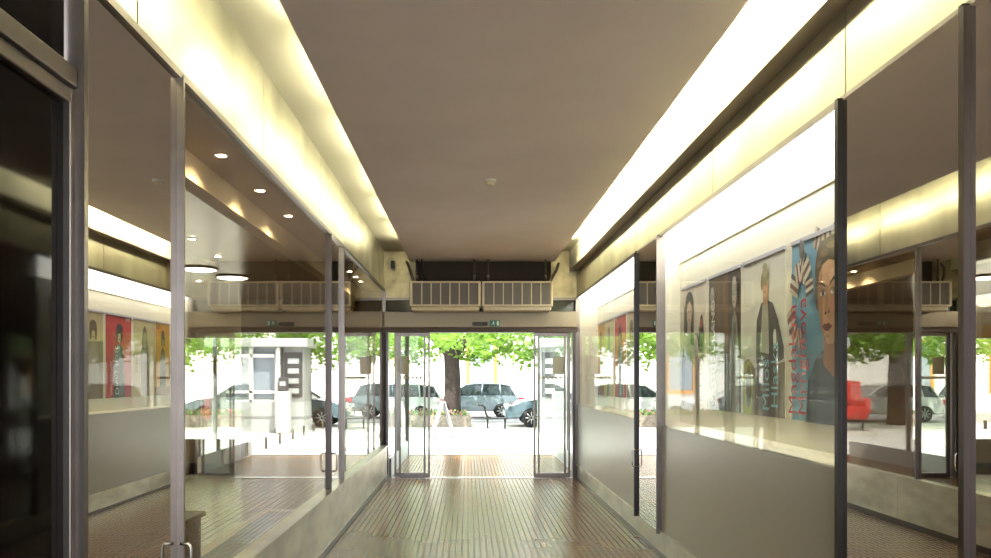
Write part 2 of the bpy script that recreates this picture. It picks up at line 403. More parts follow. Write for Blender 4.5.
# ------------------------------------------------------------------ posters
def text_polys(txt, size, extrude=0):
    cu = bpy.data.curves.new('t', 'FONT'); cu.body = txt; cu.size = size; cu.resolution_u = 2
    o = bpy.data.objects.new('t', cu); COL.objects.link(o)
    dg = bpy.context.evaluated_depsgraph_get(); me = bpy.data.meshes.new_from_object(o.evaluated_get(dg))
    vs = [v.co.copy() for v in me.vertices]; fs = [list(p.vertices) for p in me.polygons]
    bpy.data.objects.remove(o); bpy.data.curves.remove(cu); bpy.data.meshes.remove(me)
    return vs, fs
class Poster(MB):
    """local x right, z up, faces -y; layers stack towards the viewer"""
    def __init__(s, W, H, bgc):
        super().__init__(); s.W, s.H, s.k = W, H, 0
        s.box(-W/2, W/2, -.004, 0, 0, H, flat(bgc))
    def lay(s): s.k += 1; return -.004-.0006*s.k
    def pg(s, pts, c):
        yy = s.lay(); s.poly([(u*s.W-s.W/2, yy, v*s.H) for u, v in pts], flat(c))
    def el(s, cu, cv, ru, rv, c, n=20, a0=0, a1=2*PI):
        s.pg([(cu+ru*math.cos(a0+(a1-a0)*k/n), cv+rv*math.sin(a0+(a1-a0)*k/n)) for k in range(n)], c)
    def text(s, txt, size, u, v, c, rot=0):
        yy = s.lay(); vs, fs = text_polys(txt, size); cs, sn = math.cos(rot), math.sin(rot)
        bv = [s.bm.verts.new((u*s.W-s.W/2+p.x*cs-p.y*sn, yy, v*s.H+p.x*sn+p.y*cs)) for p in vs]
        s._fin([s.bm.faces.new([bv[i] for i in f]) for f in fs], flat(c))
    def place(s, yc, label, group):
        s.box(-s.W/2-.004, s.W/2+.004, -.014, 0, s.H-.022, s.H+.004, flat((.46, .44, .52)))
        o = s.build('film_poster', None, (BX, yc, 1.335), -PI/2)
        return tag(o, label, 'poster', group)
G1, G2 = 'posters in the near showcase', 'posters in the far showcase'
PW, PH = .75, 1.125
skin, skin2, dark, hair = (.62, .36, .22), (.48, .25, .15), (.03, .027, .025), (.10, .05, .02)
blue = (.17, .36, .50)
# blue poster with a large face
P = Poster(PW, PH, blue)
P.pg([(0, .55), (1, .62), (1, 1), (0, 1)], (.20, .42, .58))
def banner(path, hw, cols, sub=4):
    pts = []
    for k in range(len(path)-1):
        for q in range(sub): t = q/sub; pts.append((path[k][0]*(1-t)+path[k+1][0]*t, path[k][1]*(1-t)+path[k+1][1]*t))
    pts.append(path[-1])
    for k in range(len(pts)-1):
        (a, b_), (c, d_) = pts[k], pts[k+1]; L = math.hypot(c-a, d_-b_); nx, ny = -(d_-b_)/L*hw, (c-a)/L*hw*.67
        P.pg([(a+nx, b_+ny), (c+nx, d_+ny), (c-nx, d_-ny), (a-nx, b_-ny)], cols[k % len(cols)])
sc_ = ((.55, .46, .36), (.16, .06, .06), (.60, .56, .5), (.05, .05, .07))
banner([(.42, .985), (.55, .94), (.72, .95), (.92, .985)], .085, sc_)
banner([(.05, .70), (.10, .80), (.22, .83), (.34, .78)], .085, sc_)
banner([(.22, .90), (.30, .86), (.38, .76), (.40, .68)], .07, sc_)
banner([(.03, .62), (.10, .50), (.20, .44), (.30, .46)], .08, sc_)
P.pg([(.22, .96), (.26, .99), (.33, .95), (.30, .88), (.24, .89)], (.10, .09, .1))
P.pg([(.34, 0), (.40, .22), (.52, .33), (.66, .38), (.92, .38), (1, .34), (1, 0)], (.06, .075, .10))
P.pg([(.66, .30), (.66, .50), (.94, .50), (.95, .33), (.82, .24)], (.36, .18, .11))
hr = (.085, .05, .022)
for (u, v, a, b_) in ((.80, .84, .26, .11), (.62, .78, .10, .13), (.58, .70, .06, .12), (.97, .76, .08, .16), (.70, .88, .14, .06), (.88, .89, .12, .06)): P.el(u, v, a, b_, hr)
for (u, v, a, b_) in ((.68, .87, .07, .02), (.82, .90, .10, .018), (.60, .82, .04, .02)): P.el(u, v, a, b_, (.17, .11, .05))
P.pg([(.60, .76), (.585, .66), (.60, .57), (.63, .50), (.69, .435), (.75, .405), (.82, .405), (.88, .44), (.94, .52), (.965, .64), (.96, .76), (.88, .81), (.76, .83), (.66, .81)], (.56, .32, .20))
P.pg([(.60, .76), (.585, .66), (.60, .57), (.63, .50), (.69, .435), (.72, .42), (.68, .50), (.66, .58), (.66, .70), (.66, .81)], (.36, .18, .11))
P.pg([(.94, .52), (.965, .64), (.96, .76), (.92, .72), (.91, .60), (.88, .48), (.88, .44)], (.42, .22, .14))
P.el(.83, .60, .05, .035, (.60, .30, .22)); P.el(.84, .745, .07, .035, (.64, .40, .27))
for u in (.675, .85):
    P.el(u, .668, .062, .022, (.30, .15, .10)); P.el(u, .664, .048, .013, (.72, .66, .58)); P.el(u+.005, .664, .02, .013, dark)
    P.pg([(u-.055, .668), (u, .682), (u+.055, .668), (u, .676)], dark)
P.pg([(.60, .715), (.66, .712), (.73, .69), (.73, .703), (.66, .728)], dark); P.pg([(.80, .695), (.86, .722), (.94, .712), (.86, .738), (.80, .71)], dark)
P.pg([(.745, .70), (.715, .575), (.735, .555), (.80, .56), (.81, .585), (.775, .60), (.775, .70)], (.44, .23, .14))
P.el(.738, .562, .016, .007, dark); P.el(.792, .565, .014, .006, dark)
P.pg([(.685, .495), (.73, .512), (.755, .506), (.785, .512), (.845, .492), (.785, .470), (.735, .472)], (.16, .015, .02)); P.pg([(.685, .495), (.76, .491), (.845, .492), (.76, .486)], dark)
P.el(.765, .445, .045, .008, (.40, .20, .13))
P.text('Magdalena', .165, .24, .03, (.50, .02, .03), PI/2)
P.text('Mrnghtova', .165, .42, .03, (.50, .02, .03), PI/2)
P.text('film', .05, .05, .96, (.7, .7, .7))
P.place(4.47, 'blue poster with a large face and red upright lettering', G1)
# pale poster with a figure in a dark jacket
P = Poster(PW, PH, (.72, .70, .62))
P.text('Gaudy Dny', .05, .06, .955, (.3, .3, .3))
P.pg([(0, 0), (0, .34), (.14, .36), (.30, .30), (.62, .31), (1, .33), (1, 0)], (.24, .20, .13))
P.pg([(.02, .0), (.05, .33), (.18, .36), (.26, .22), (.22, 0)], (.42, .42, .06))
P.el(.15, .18, .07, .14, (.16, .15, .08))
P.pg([(.30, .0), (.36, .42), (.80, .42), (.84, 0)], (.09, .065, .05))
P.pg([(.34, .35), (.36, .60), (.47, .70), (.60, .715), (.74, .69), (.86, .58), (.98, .42), (.98, .35), (.86, .33), (.84, .36), (.34, .33)], (.055, .045, .038))
P.pg([(.50, .69), (.45, .40), (.66, .38), (.64, .70), (.58, .73)], (.40, .38, .30))
P.el(.79, .47, .035, .06, (.72, .70, .62))
P.pg([(.52, .70), (.53, .77), (.63, .77), (.64, .70), (.58, .68)], skin2)
P.el(.575, .80, .065, .075, skin); P.el(.575, .865, .085, .05, (.25, .22, .13)); P.el(.575, .90, .065, .045, (.36, .33, .2)); P.el(.50, .83, .025, .05, (.2, .17, .1))
for u in (.55, .605): P.el(u, .81, .014, .006, dark)
P.el(.578, .765, .02, .006, (.3, .08, .06))
P.text('Miloš', .17, .68, .03, (.22, .48, .56), PI/2)
P.text('Hlaska', .17, .88, .05, (.22, .48, .56), PI/2)
P.place(5.325, 'pale poster of a standing figure in a dark jacket', G1)
# dark poster with two pale figures
P = Poster(PW, PH, (.085, .06, .045))
for k, c in enumerate(((.14, .075, .035), (.10, .065, .045), (.17, .09, .035), (.075, .055, .045))):
    P.pg([(.28+.12*k, .42), (.40+.12*k, .42), (.40+.12*k, .985), (.28+.12*k, .985)], c)
for u, z in ((.14, 0), (.86, .02)):
    P.pg([(u-.13, 0), (u-.12, .40+z), (u-.07, .62+z), (u, .68+z), (u+.07, .62+z), (u+.12, .42+z), (u+.13, 0)], (.30, .29, .26))
    P.pg([(u-.03, .6+z), (u-.02, .2), (u+.05, .2), (u+.04, .6+z)], (.16, .15, .14))
    P.el(u, .78+z, .065, .085, (.50, .46, .40)); P.el(u, .845+z, .075, .045, (.36, .34, .30)); P.el(u, .885+z, .05, .03, (.52, .50, .45))
    for s in (-1, 1): P.el(u+s*.025, .79+z, .012, .007, dark)
    P.el(u, .74+z, .02, .006, (.2, .06, .05))
P.pg([(.25, 0), (.30, .34), (.55, .40), (.78, .33), (.78, 0)], (.10, .11, .11))
P.el(.45, .2, .09, .07, (.22, .12, .06))
P.text('VASSPOURANO', .125, .26, .03, (.82, .82, .78), PI/2)
P.place(6.14, 'dark poster with two pale figures and white upright lettering', G1)
# pale poster with a dark-haired figure
P = Poster(.73, PH, (.74, .66, .56))
P.pg([(.10, 0), (.14, .42), (.22, .56), (.34, .62), (.50, .60), (.62, .48), (.66, 0)], (.60, .57, .52))
P.el(.32, .83, .19, .12, dark); P.pg([(.10, .84), (.08, .60), (.24, .58), (.26, .84)], dark); P.pg([(.40, .86), (.38, .52), (.52, .50), (.52, .84)], dark)
P.el(.33, .77, .11, .10, (.68, .50, .38))
for u in (.29, .38): P.el(u, .785, .02, .009, dark)
P.el(.335, .715, .03, .01, (.45, .05, .05)); P.pg([(.27, .70), (.29, .58), (.40, .58), (.40, .70)], (.62, .44, .33))
P.pg([(.66, .62), (.74, .55), (.80, .72), (.88, .74), (.92, .60), (.88, .44), (.76, .42)], dark); P.el(.83, .66, .05, .04, (.45, .12, .08))
P.pg([(.0, .0), (0, .40), (.10, .5), (.16, .3), (.12, 0)], (.14, .05, .04))
P.text('Rok Ticha', .11, .88, .05, (.25, .22, .2), PI/2)
P.place(6.96, 'pale poster of a dark-haired figure at the far end', G1)
# far showcase
def tall_figure(P, body, head, hairc, u=.5):
    P.pg([(u-.22, 0), (u-.20, .40), (u-.14, .60), (u, .66), (u+.14, .60), (u+.20, .40), (u+.22, 0)], body)
    P.el(u, .76, .10, .10, head); P.el(u, .83, .12, .06, hairc); P.el(u-.09, .76, .04, .10, hairc); P.el(u+.09, .76, .04, .10, hairc)
    for s in (-1, 1): P.el(u+s*.04, .775, .018, .008, dark)
    P.el(u, .70, .03, .008, (.3, .05, .05))
P = Poster(PW, PH, (.52, .42, .24)); P.pg([(0, 0), (0, .66), (1, .62), (1, 0)], (.16, .10, .06)); tall_figure(P, (.22, .15, .1), (.5, .34, .22), (.12, .07, .04), .35)
P.text('Jaroslavovi', .13, .72, .05, (.75, .72, .6), PI/2); P.text('pozvánka', .11, .9, .05, (.75, .72, .6), PI/2)
P.place(9.49, 'beige poster nearest the dark mullion in far showcase', G2)
P = Poster(PW, PH, (.50, .02, .03)); tall_figure(P, (.05, .09, .10), (.55, .40, .32), (.03, .02, .03))
P.text('film', .09, .08, .93, (.8, .75, .7)); P.text('Divný host', .15, .66, .03, (.75, .78, .72), PI/2); P.text('nocturno', .12, .86, .03, (.75, .78, .72), PI/2)
P.place(10.32, 'red poster with a dark-clothed figure in far showcase', G2)
P = Poster(PW, PH, (.60, .52, .30))
P.pg([(.34, 0), (.33, .55), (.42, .86), (.5, .92), (.58, .86), (.67, .55), (.66, 0)], (.13, .12, .08)); P.el(.5, .72, .09, .11, (.30, .27, .18)); P.el(.2, .5, .07, .05, (.8, .78, .7)); P.el(.18, .62, .05, .04, (.8, .78, .7))
P.text('ticho', .12, .9, .3, (.25, .2, .1), PI/2)
P.place(11.14, 'tan poster with a dark pointed form in far showcase', G2)
P = Poster(.52, PH, (.70, .34, .04)); tall_figure(P, (.10, .07, .05), (.45, .28, .16), (.08, .05, .03)); P.pg([(0, 0), (0, .12), (1, .12), (1, 0)], (.25, .08, .04))
P.text('1968', .1, .62, .9, (.2, .08, .03))
P.place(11.80, 'orange poster at the doors end of far showcase', G2)

# ------------------------------------------------------------------ entrance wall
ew = MB()
ew.box(LX-.1, RX+.1, DY, DY+.12, 2.86, ZC+.1, M['wall_shade'])
for x0, x1 in ((LX+.005, -.84), (1.33, RX-.005)):
    ew.box(x0, x1, DY-.02, DY+.01, 2.885, ZC, M['endclad'])
ew.box(LX, RX, DY-.02, DY+.1, 2.845, 2.885, M['mull_lt'])
struct(ew.build('wall_end'), 'stained metal end wall above the entrance doors', 'wall')
struct(MB().box(LX, RX, DY+.03, DY+.045, 2.64, 2.85, pbr('green_tinted_glass', (.06, .065, .04), .08)).build('window_8'), 'dark green transom strip above the door header', 'window')
hd = empty('door_header', (.2, DY, 2.3)); tag(hd, 'champagne sliding-door header beam over the entrance', 'door header')
def hp(name, b): o = b.build(name, hd); o.location = -hd.location; return o
hp('cover', MB().box(LX+.01, RX-.01, 12.02, DY+.1, 2.40, 2.655, M['header'], .01))
hp('track', MB().box(LX+.01, RX-.01, 12.04, DY+.1, 2.325, 2.40, M['header_dk']))
sn = MB().box(.07, .31, 11.985, 12.02, 2.425, 2.485, M['black_plastic'], .008).build('motion_sensor')
tag(sn, 'black motion sensor on the door header', 'sensor')
ex = empty('exit_sign', (.42, 12.0, 2.47)); tag(ex, 'small green exit sign on the door header', 'exit sign')
def xp(name, b): o = b.build(name, ex); o.location = -ex.location; return o
xp('sign_face', MB().box(.345, .50, 12.0, 12.02, 2.418, 2.51, M['green']))
pk = MB(); Yx = 11.998; sw = M['sign_white']
pk.box(.455, .485, Yx, Yx+.002, 2.430, 2.498, sw)
def pgx(pts, k=0): pk.poly([(x, Yx-.001*k, z) for x, z in pts], sw)
pgx([(.405+.008*math.cos(t*PI/6), 2.493+.008*math.sin(t*PI/6)) for t in range(12)])
pgx([(.396, 2.484), (.408, 2.482), (.404, 2.457), (.392, 2.458)])
pgx([(.404, 2.459), (.418, 2.445), (.414, 2.430), (.408, 2.430), (.409, 2.443), (.394, 2.457)])
pgx([(.394, 2.459), (.386, 2.444), (.370, 2.440), (.370, 2.446), (.382, 2.450), (.390, 2.462)])
pgx([(.406, 2.482), (.420, 2.470), (.430, 2.474), (.430, 2.469), (.420, 2.463), (.406, 2.474)])
pgx([(.397, 2.482), (.384, 2.474), (.381, 2.462), (.386, 2.462), (.389, 2.471), (.398, 2.476)])
xp('running_figure', pk)
# facade outside
fo = MB()
fo.box(-14, LX-.1, 14.42, 14.6, 2.95, 5.0, M['facade']).box(-14, RW-.1, 14.42, 14.6, 0, 2.95, M['facade']).box(LX-.1, RX+.1, DY+.12, DY+.4, 2.6, 5.0, M['facade']).box(RX+.1, 14, DY+.1, DY+.4, 0, 5.0, M['facade'])
fo.box(-3.5, LX-.02, 12.12, 12.3, 0, 5, M['facade'])
struct(fo.build('wall_facade'), 'street facade around the entrance', 'wall')
struct(MB().box(-14, 14, YN, DY+.4, 4.2, 4.3, M['facade']).build('roof'))  # unseen slab over the passage, put in to block the sky

# sliding doors: leaf = glass, stiles, rails
def leaf(x0, x1, y, label, sx, marks=True):
    r = empty('sliding_door', ((x0+x1)/2, y, 0)); tag(r, label, 'sliding door', 'sliding entrance door leaves')
    def part(n, b): o = b.build(n, r); o.location = -r.location; return o
    g = part('glass', MB().box(x0+.01, x1-.01, y-.004, y+.004, .10, 2.31, M['door_glass']))
    for xa, s in ((x0, 1), (x1, -1)): part('stile', MB().box(min(xa, xa+s*.032), max(xa, xa+s*.032), y-.016, y+.016, .015, 2.32, M['mull_lt'], .004))
    part('bottom_rail', MB().box(x0, x1, y-.018, y+.018, .012, .085, M['mull_lt'], .004))
    part('top_rail', MB().box(x0, x1, y-.018, y+.018, 2.27, 2.322, M['mull_lt'], .004))
    if marks:
        n = 6; st = (x1-x0-.12)/n
        for k in range(n): MB().box(x0+.08+k*st, x0+.08+k*st+.035, y-.006, y-.0045, 1.585, 1.625, M['sticker']).build('safety_mark', g)
    if sx: MB().box(sx, sx+.19, y-.0065, y-.0048, 1.66, 1.94, M['sticker_beige']).build('notice_sticker', g)
    return r
leaf(1.045, 1.56, 12.12, 'inner leaf of the right sliding doors', None)
leaf(1.12, 1.64, 12.20, 'outer leaf of the right sliding doors behind the inner leaf', 1.36)
leaf(-1.10, -.605, 12.12, 'inner leaf of the left sliding doors', None)
leaf(-1.18, -.68, 12.20, 'outer leaf of the left sliding doors behind the inner leaf', -1.13)
for x0, x1, la in ((1.665, 1.735, 'dark right jamb of the entrance'), (-1.335, -1.27, 'dark left jamb of the entrance')):
    struct(MB().box(x0, x1, 12.08, 12.26, 0, 2.33, M['mull']).build('trim_5'), la, 'jamb')
struct(MB().box(LX, RX, DY-.06, DY+.12, 0, .008, M['steel']).build('trim_6'), 'metal floor track under the sliding doors', 'door track')
# porch side screens and outer posts
for x, n, la in ((-1.26, 'left', 'glass side screen of the porch on the left'), (1.80, 'right', 'glass side screen of the porch on the right')):
    s = empty('porch_screen', (x, 14, 0)); tag(s, la, 'glass screen', 'porch side screens')
    def part(nm, b): o = b.build(nm, s); o.location = -s.location; return o
    part('glass', MB().box(x-.005, x+.005, 12.3, VY-.05, .3, 2.5, M['door_glass']))
    part('base', MB().box(x-.02, x+.02, 12.3, VY-.05, 0, .3, M['kiosk_lt']))
    if n == 'left': part('post', MB().box(x-.04, x+.04, VY-.05, VY+.04, 0, 2.6, M['mull']))
    part('post', MB().box(x-.03, x+.03, 13.6, 13.66, .3, 2.5, M['mull_lt']))
    part('top_rail', MB().box(x-.04, x+.04, 12.3, VY+.04, 2.5, 2.6, M['mull_lt']))
struct(MB().box(LX-.3, RX+.4, VY, VY+.12, -.12, .004, M['mull']).build('trim_7'), 'dark threshold strip at the street edge of the tiles', 'threshold')

# ------------------------------------------------------------------ air curtains
def air_curtain():
    r = empty('air_curtain', (0, 0, 0))
    W, H = 1.085, .385
    c = MB()
    c.box(0, W, .02, .42, 0, H, M['cream'], .012)
    c.box(0, W, 0, .03, 0, .028, M['cream'], .008).box(0, W, 0, .03, H-.028, H, M['cream'], .008)
    c.box(0, .04, 0, .03, .02, H-.02, M['cream'], .008).box(W-.04, W, 0, .03, .02, H-.02, M['cream'], .008)
    c.build('casing', r)
    g = MB()
    n = 56
    g.box(.04, W-.04, .012, .022, .028, H-.028, M['grille'])
    for k in range(n):
        x = .045+(W-.09)*(k+.5)/n; g.box(x-.004, x+.004, .006, .014, .028, H-.028, M['grille_lt'])
    g.build('grille', r)
    for k in range(1, 7):
        x = .04+(W-.08)*k/7; MB().box(x-.008, x+.008, -.001, .016, .026, H-.026, M['cream']).build('divider', r)
    MB().box(.02, W-.02, .06, .40, -.06, .002, M['cream'], .02).build('outlet', r)
    for x in (.10, .99): MB().tube([(x, .2, H-.01), (x, .2, 3.44-2.695+.005)], .012, M['mull'], 8).tube([(x, .2, H+.05), (x, .2, H+.12)], .02, M['mull_lt'], 8).build('hanger', r)
    return r
ac = air_curtain(); ac.location = (-.89, 11.6, 2.695)
tag(ac, 'left cream air curtain above the entrance doors', 'air curtain', 'air curtains over the entrance')
ac2 = copy_tree(ac); ac2.location = (.212, 11.6, 2.695); ac2['label'] = 'right cream air curtain above the entrance doors'
for pts, la in (([(-.98, 12.1, 3.45), (-.93, 11.95, 3.36), (-.88, 11.85, 3.2), (-.84, 11.8, 3.09), (-.80, 11.8, 3.07)], 'bent pale conduit left of the air curtains'),
                ([(1.44, 12.1, 3.42), (1.40, 11.95, 3.32), (1.33, 11.85, 3.2), (1.27, 11.8, 3.09), (1.22, 11.8, 3.07)], 'bent pale conduit right of the air curtains')):
    tag(MB().tube(pts, .022, M['header'], 10).build('conduit'), la, 'conduit', 'conduits at the air curtains')
tag(MB().tube([(-.70, 11.75, 3.2), (-.60, 11.72, 3.07)], .010, M['mull_dk'], 8).tube([(-.72, 11.76, 3.44), (-.70, 11.75, 3.2)], .010, M['mull_dk'], 8).build('cable'), 'dark cable above the left air curtain', 'cable')
sp = empty('wall_spotlight', (-1.19, 12.1, 3.4)); tag(sp, 'small dark wall light on the end cladding', 'wall light')
MB().box(-.03, .03, -.07, .03, -.07, .06, M['mull_dk'], .008).build('housing', sp); MB().box(-.02, .02, -.05, .0, -.085, -.068, M['lampglass']).build('lens', sp)
# smoke detector
sm = empty('smoke_detector', (.21, 7.06, ZP)); tag(sm, 'white smoke detector on the taupe ceiling panel', 'smoke detector')
MB().lathe((0, 0, 0), [(.05, .005), (.05, -.016), (.044, -.02)], M['white'], 28).build('base', sm)
MB().lathe((0, 0, 0), [(.036, -.02), (.038, -.042), (.030, -.052), (.01, -.055)], M['cream'], 28).build('head', sm)
# cove tubes on top of the dropped panel
def fluo(tm, off):
    r = empty('fluorescent_lamp')
    MB().tube([(off, -.53, .045), (off, .53, .045)], .013, tm, 8).build('tube', r)
    MB().box(-.03, .03, -.6, .6, 0, .03, M['white']).build('batten', r)
    return r
for side, x, tm, off in (('left', PX0+.05, M['tube'], -.02), ('right', PX1-.05, M['tube2'], .036)):
    f0 = None
    for k in range(10):
        y = -1.6+k*1.33
        if f0 is None: f = f0 = fluo(tm, off)
        else: f = copy_tree(f0)
        f.location = (x, y, ZP+.03)
        tag(f, 'fluorescent tube hidden on the %s edge of the taupe ceiling panel' % side, 'lamp', 'cove tubes on the %s panel edge' % side)

# ------------------------------------------------------------------ foyer behind the left glazing

struct(MB().box(RW, LX-.06, 3.0, 14.4, -.12, 0, M['room_floor']).build('floor'), 'dark tiled foyer floor behind the left glass', 'floor')
rc = MB().box(RW, -1.72, 3.0, 14.4, 2.83, 2.9, M['room_ceiling'])
struct(rc.build('ceiling'), 'pale glossy foyer ceiling behind the left glass', 'ceiling')
struct(MB().box(-1.72, LX-.03, 3.0, DY, 2.965, 3.02, M['soffit']).build('ceiling'), 'brown soffit with downlights along the left glass', 'soffit')
struct(MB().box(-1.80, -1.68, 3.0, DY, 2.80, 2.965, M['beam']).build('trim_8'), 'cream beam washed by downlights inside the foyer', 'beam')
struct(MB().box(-3.55, LX-.03, 11.9, 12.1, 0, 2.97, M['brown_wall']).build('wall_end'), 'brown foyer end wall behind the left glass', 'wall')
struct(MB().box(RW, -3.55, 14.3, 14.4, 2.35, 2.9, M['room_wall']).box(RW, -3.55, 14.3, 14.4, 0, .45, M['room_wall']).box(RW, -6.9, 14.3, 14.4, .45, 2.35, M['room_wall']).box(-3.7, -3.55, 14.3, 14.4, .45, 2.35, M['room_wall']).build('wall_end'), 'cream foyer end wall around the street window', 'wall')
wf = MB()
for x in (-6.9, -5.85, -4.8, -3.76): wf.box(x, x+.06, 14.31, 14.37, .45, 2.35, M['mull'])
wf = wf.build('window_9'); struct(wf, 'foyer street window with dark mullions', 'window')
MB().box(-6.88, -3.72, 14.335, 14.345, .45, 2.35, M['door_glass']).build('glass', wf)
struct(MB().box(-3.6, -3.5, 12.1, 14.4, 0, 2.9, M['room_wall']).build('wall_end'))
struct(MB().box(RW-.1, RW, 3.0, 14.4, 0, 2.9, M['room_wall']).build('wall_side'))
struct(MB().box(RW, LX-.03, 2.9, 3.0, 0, 3.0, M['brown_wall']).build('wall_near'))
struct(MB().box(-2.50, -2.38, 4.5, 9.3, 0, .004, M['pale_strip']).box(-2.38, -2.02, 9.07, 9.2, 0, .004, M['pale_strip']).build('trim_9'), 'pale border strip beside the foyer floor grille', 'floor strip')
gr = MB().box(-2.38, -2.02, 4.5, 9.07, .0, .004, M['mull_dk'])
for k in range(9): gr.box(-2.37+k*.04, -2.352+k*.04, 4.5, 9.07, .004, .010, M['grate'])
tag(gr.build('floor_grille'), 'dark metal floor grille inside the foyer', 'floor grille')
tag(MB().box(-1.95, -1.56, 4.18, 4.45, 0, .79, M['black_plastic'], .01).box(-1.97, -1.54, 4.16, 4.47, .79, .82, M['mull_dk'], .006).build('plinth_block'), 'black block standing inside the foyer by the near mullion', 'display plinth')
def downlight(x, y, z, spot):
    r = empty('downlight', (x, y, z))
    MB().lathe((0, 0, 0), [(.042, .0), (.042, -.005), (.032, -.006)], M['steel'], 20).build('ring', r)
    MB().lathe((0, 0, 0), [(.028, -.004), (.028, -.008)], M['downlight'], 20).build('lens', r)
    if spot:
        l = bpy.data.lights.new('downlight_beam', 'SPOT'); l.energy = SPOT; l.color = (1, .82, .5); l.spot_size = 2.5; l.spot_blend = .6; l.shadow_soft_size = .03
        o = bpy.data.objects.new('downlight_beam', l); COL.objects.link(o); o.parent = r; o.location = (0, 0, -.03)
    return r
for i, px in enumerate((221.7, 260.5, 288.5, 350, 356, 361)):
    y = FPX*1.365/ (378-(378-.906*(468-px))) ; x = -(468-px)*y/FPX
    tag(downlight(x, y, 2.965, True), 'recessed downlight in the brown soffit, number %s from the near end' % ('one two three four five six seven'.split()[i]), 'downlight', 'soffit downlights')
for i, (x, y) in enumerate(((-2.43, 6.7), (-2.52, 7.66), (-3.4, 9.6), (-4.6, 7.2))):
    tag(downlight(x, y, 2.83, i > 1), ['recessed downlight of the pale foyer ceiling nearest the beam', 'recessed downlight next behind the nearest one', 'recessed downlight deep in the foyer', 'recessed downlight far left in the foyer'][i], 'downlight', 'foyer ceiling downlights')
for i, (x, y) in enumerate(((-3.0, 8.5), (-2.85, 9.2))):
    r = empty('ceiling_light', (x, y, 2.83)); tag(r, ['near round ceiling light in the foyer', 'far round ceiling light in the foyer'][i], 'ceiling light', 'round foyer ceiling lights')
    MB().lathe((0, 0, 0), [(.195, 0), (.20, -.012), (.19, -.02)], M['header'], 32).build('rim', r)
    MB().lathe((0, 0, 0), [(.185, -.018), (.15, -.03), (.06, -.036)], M['roomlamp'], 32).build('lens', r)

# ------------------------------------------------------------------ street
struct(MB().box(-60, 60, VY+.12, 26.9, -.2, -.0, M['pave']).box(-60, LX-.3, DY+.4, VY+.12, -.2, -.0, M['pave']).box(RX+.4, 60, DY+.4, VY+.12, -.2, 0, M['pave']).build('pavement'), 'pale sunlit pavement outside the entrance', 'pavement')
struct(MB().box(-60, 60, 26.9, 36, -.2, -.06, M['road']).build('road'), 'grey road beyond the planting bed', 'road')
struct(MB().box(-60, 60, 36, 44, -.2, .05, M['pave']).build('pavement'), 'far pavement before the white building', 'pavement')
def building():
    r = empty('white_building', (0, 42, 0)); tag(r, 'white sunlit building with orange window frames across the street', 'building')
    def part(n, b, p=None): o = b.build(n, p or r); o.location = (0, 0, 0); o.location = -r.location if p is None else (0, 0, 0); return o
    part('wall', MB().box(-40, 40, 42, 44, 0, 13, M['facade']))
    part('cornice', MB().box(-40, 40, 41.8, 42, 4.3, 4.6, M['facade']))
    for x in [-26.25+9*k for k in range(7)]:
        fm = MB()
        for (a, b2, c, e) in ((x-.85, x-.68, .9, 3.7), (x+.68, x+.85, .9, 3.7), (x-.85, x+.85, 3.55, 3.7), (x-.85, x+.85, .75, .9)): fm.box(a, b2, 41.86, 42.02, c, e, M['orange'])
        f = part('window_frame', fm)
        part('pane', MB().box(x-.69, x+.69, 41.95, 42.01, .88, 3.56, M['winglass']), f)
        f = part('window_frame', MB().box(x-.85, x+.85, 41.9, 42.02, 5.9, 6.15, M['facade']).box(x-.85, x-.7, 41.9, 42.02, 6.1, 8.3, M['facade']).box(x+.7, x+.85, 41.9, 42.02, 6.1, 8.3, M['facade']).box(x-.85, x+.85, 41.9, 42.02, 8.2, 8.4, M['facade']))
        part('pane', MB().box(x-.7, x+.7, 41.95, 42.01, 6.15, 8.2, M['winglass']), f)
building()
# planting bed
bd = empty('planting_bed', (-4, 25.4, 0)); tag(bd, 'stone-edged planting bed at the tree foot', 'planting bed')
def bp_(n, b, **k): o = b.build(n, bd); o.location = -bd.location; return tag(o, **k)
b = MB(); b.box(-12, -.1, 24.7, 24.95, 0, .38, M['bedwall']).box(-12, -.1, 26.4, 26.6, 0, .38, M['bedwall']).box(-.1, .1, 24.7, 26.6, 0, .38, M['bedwall'])
bp_('edging', b); bp_('soil', MB().box(-12, -.1, 24.95, 26.4, 0, .33, M['soil']))
hb = MB(); fb = MB()
for k in range(2600):
    x, y = random.uniform(-11.9, -.05), random.uniform(24.75, 26.4); z = .33+random.uniform(0, .2); s = random.uniform(.03, .06); t = random.uniform(0, PI)
    q = hb if k % 4 else fb
    q.poly([(x-s*math.cos(t), y-s*math.sin(t), z), (x, y+.3*s, z+s*.8), (x+s*math.cos(t), y+s*math.sin(t), z+.01), (x, y, z-s*.7)], M['herb'] if q is hb else M['flower'])
bp_('herb_carpet', hb, kind='stuff'); bp_('flower_heads', fb, kind='stuff')
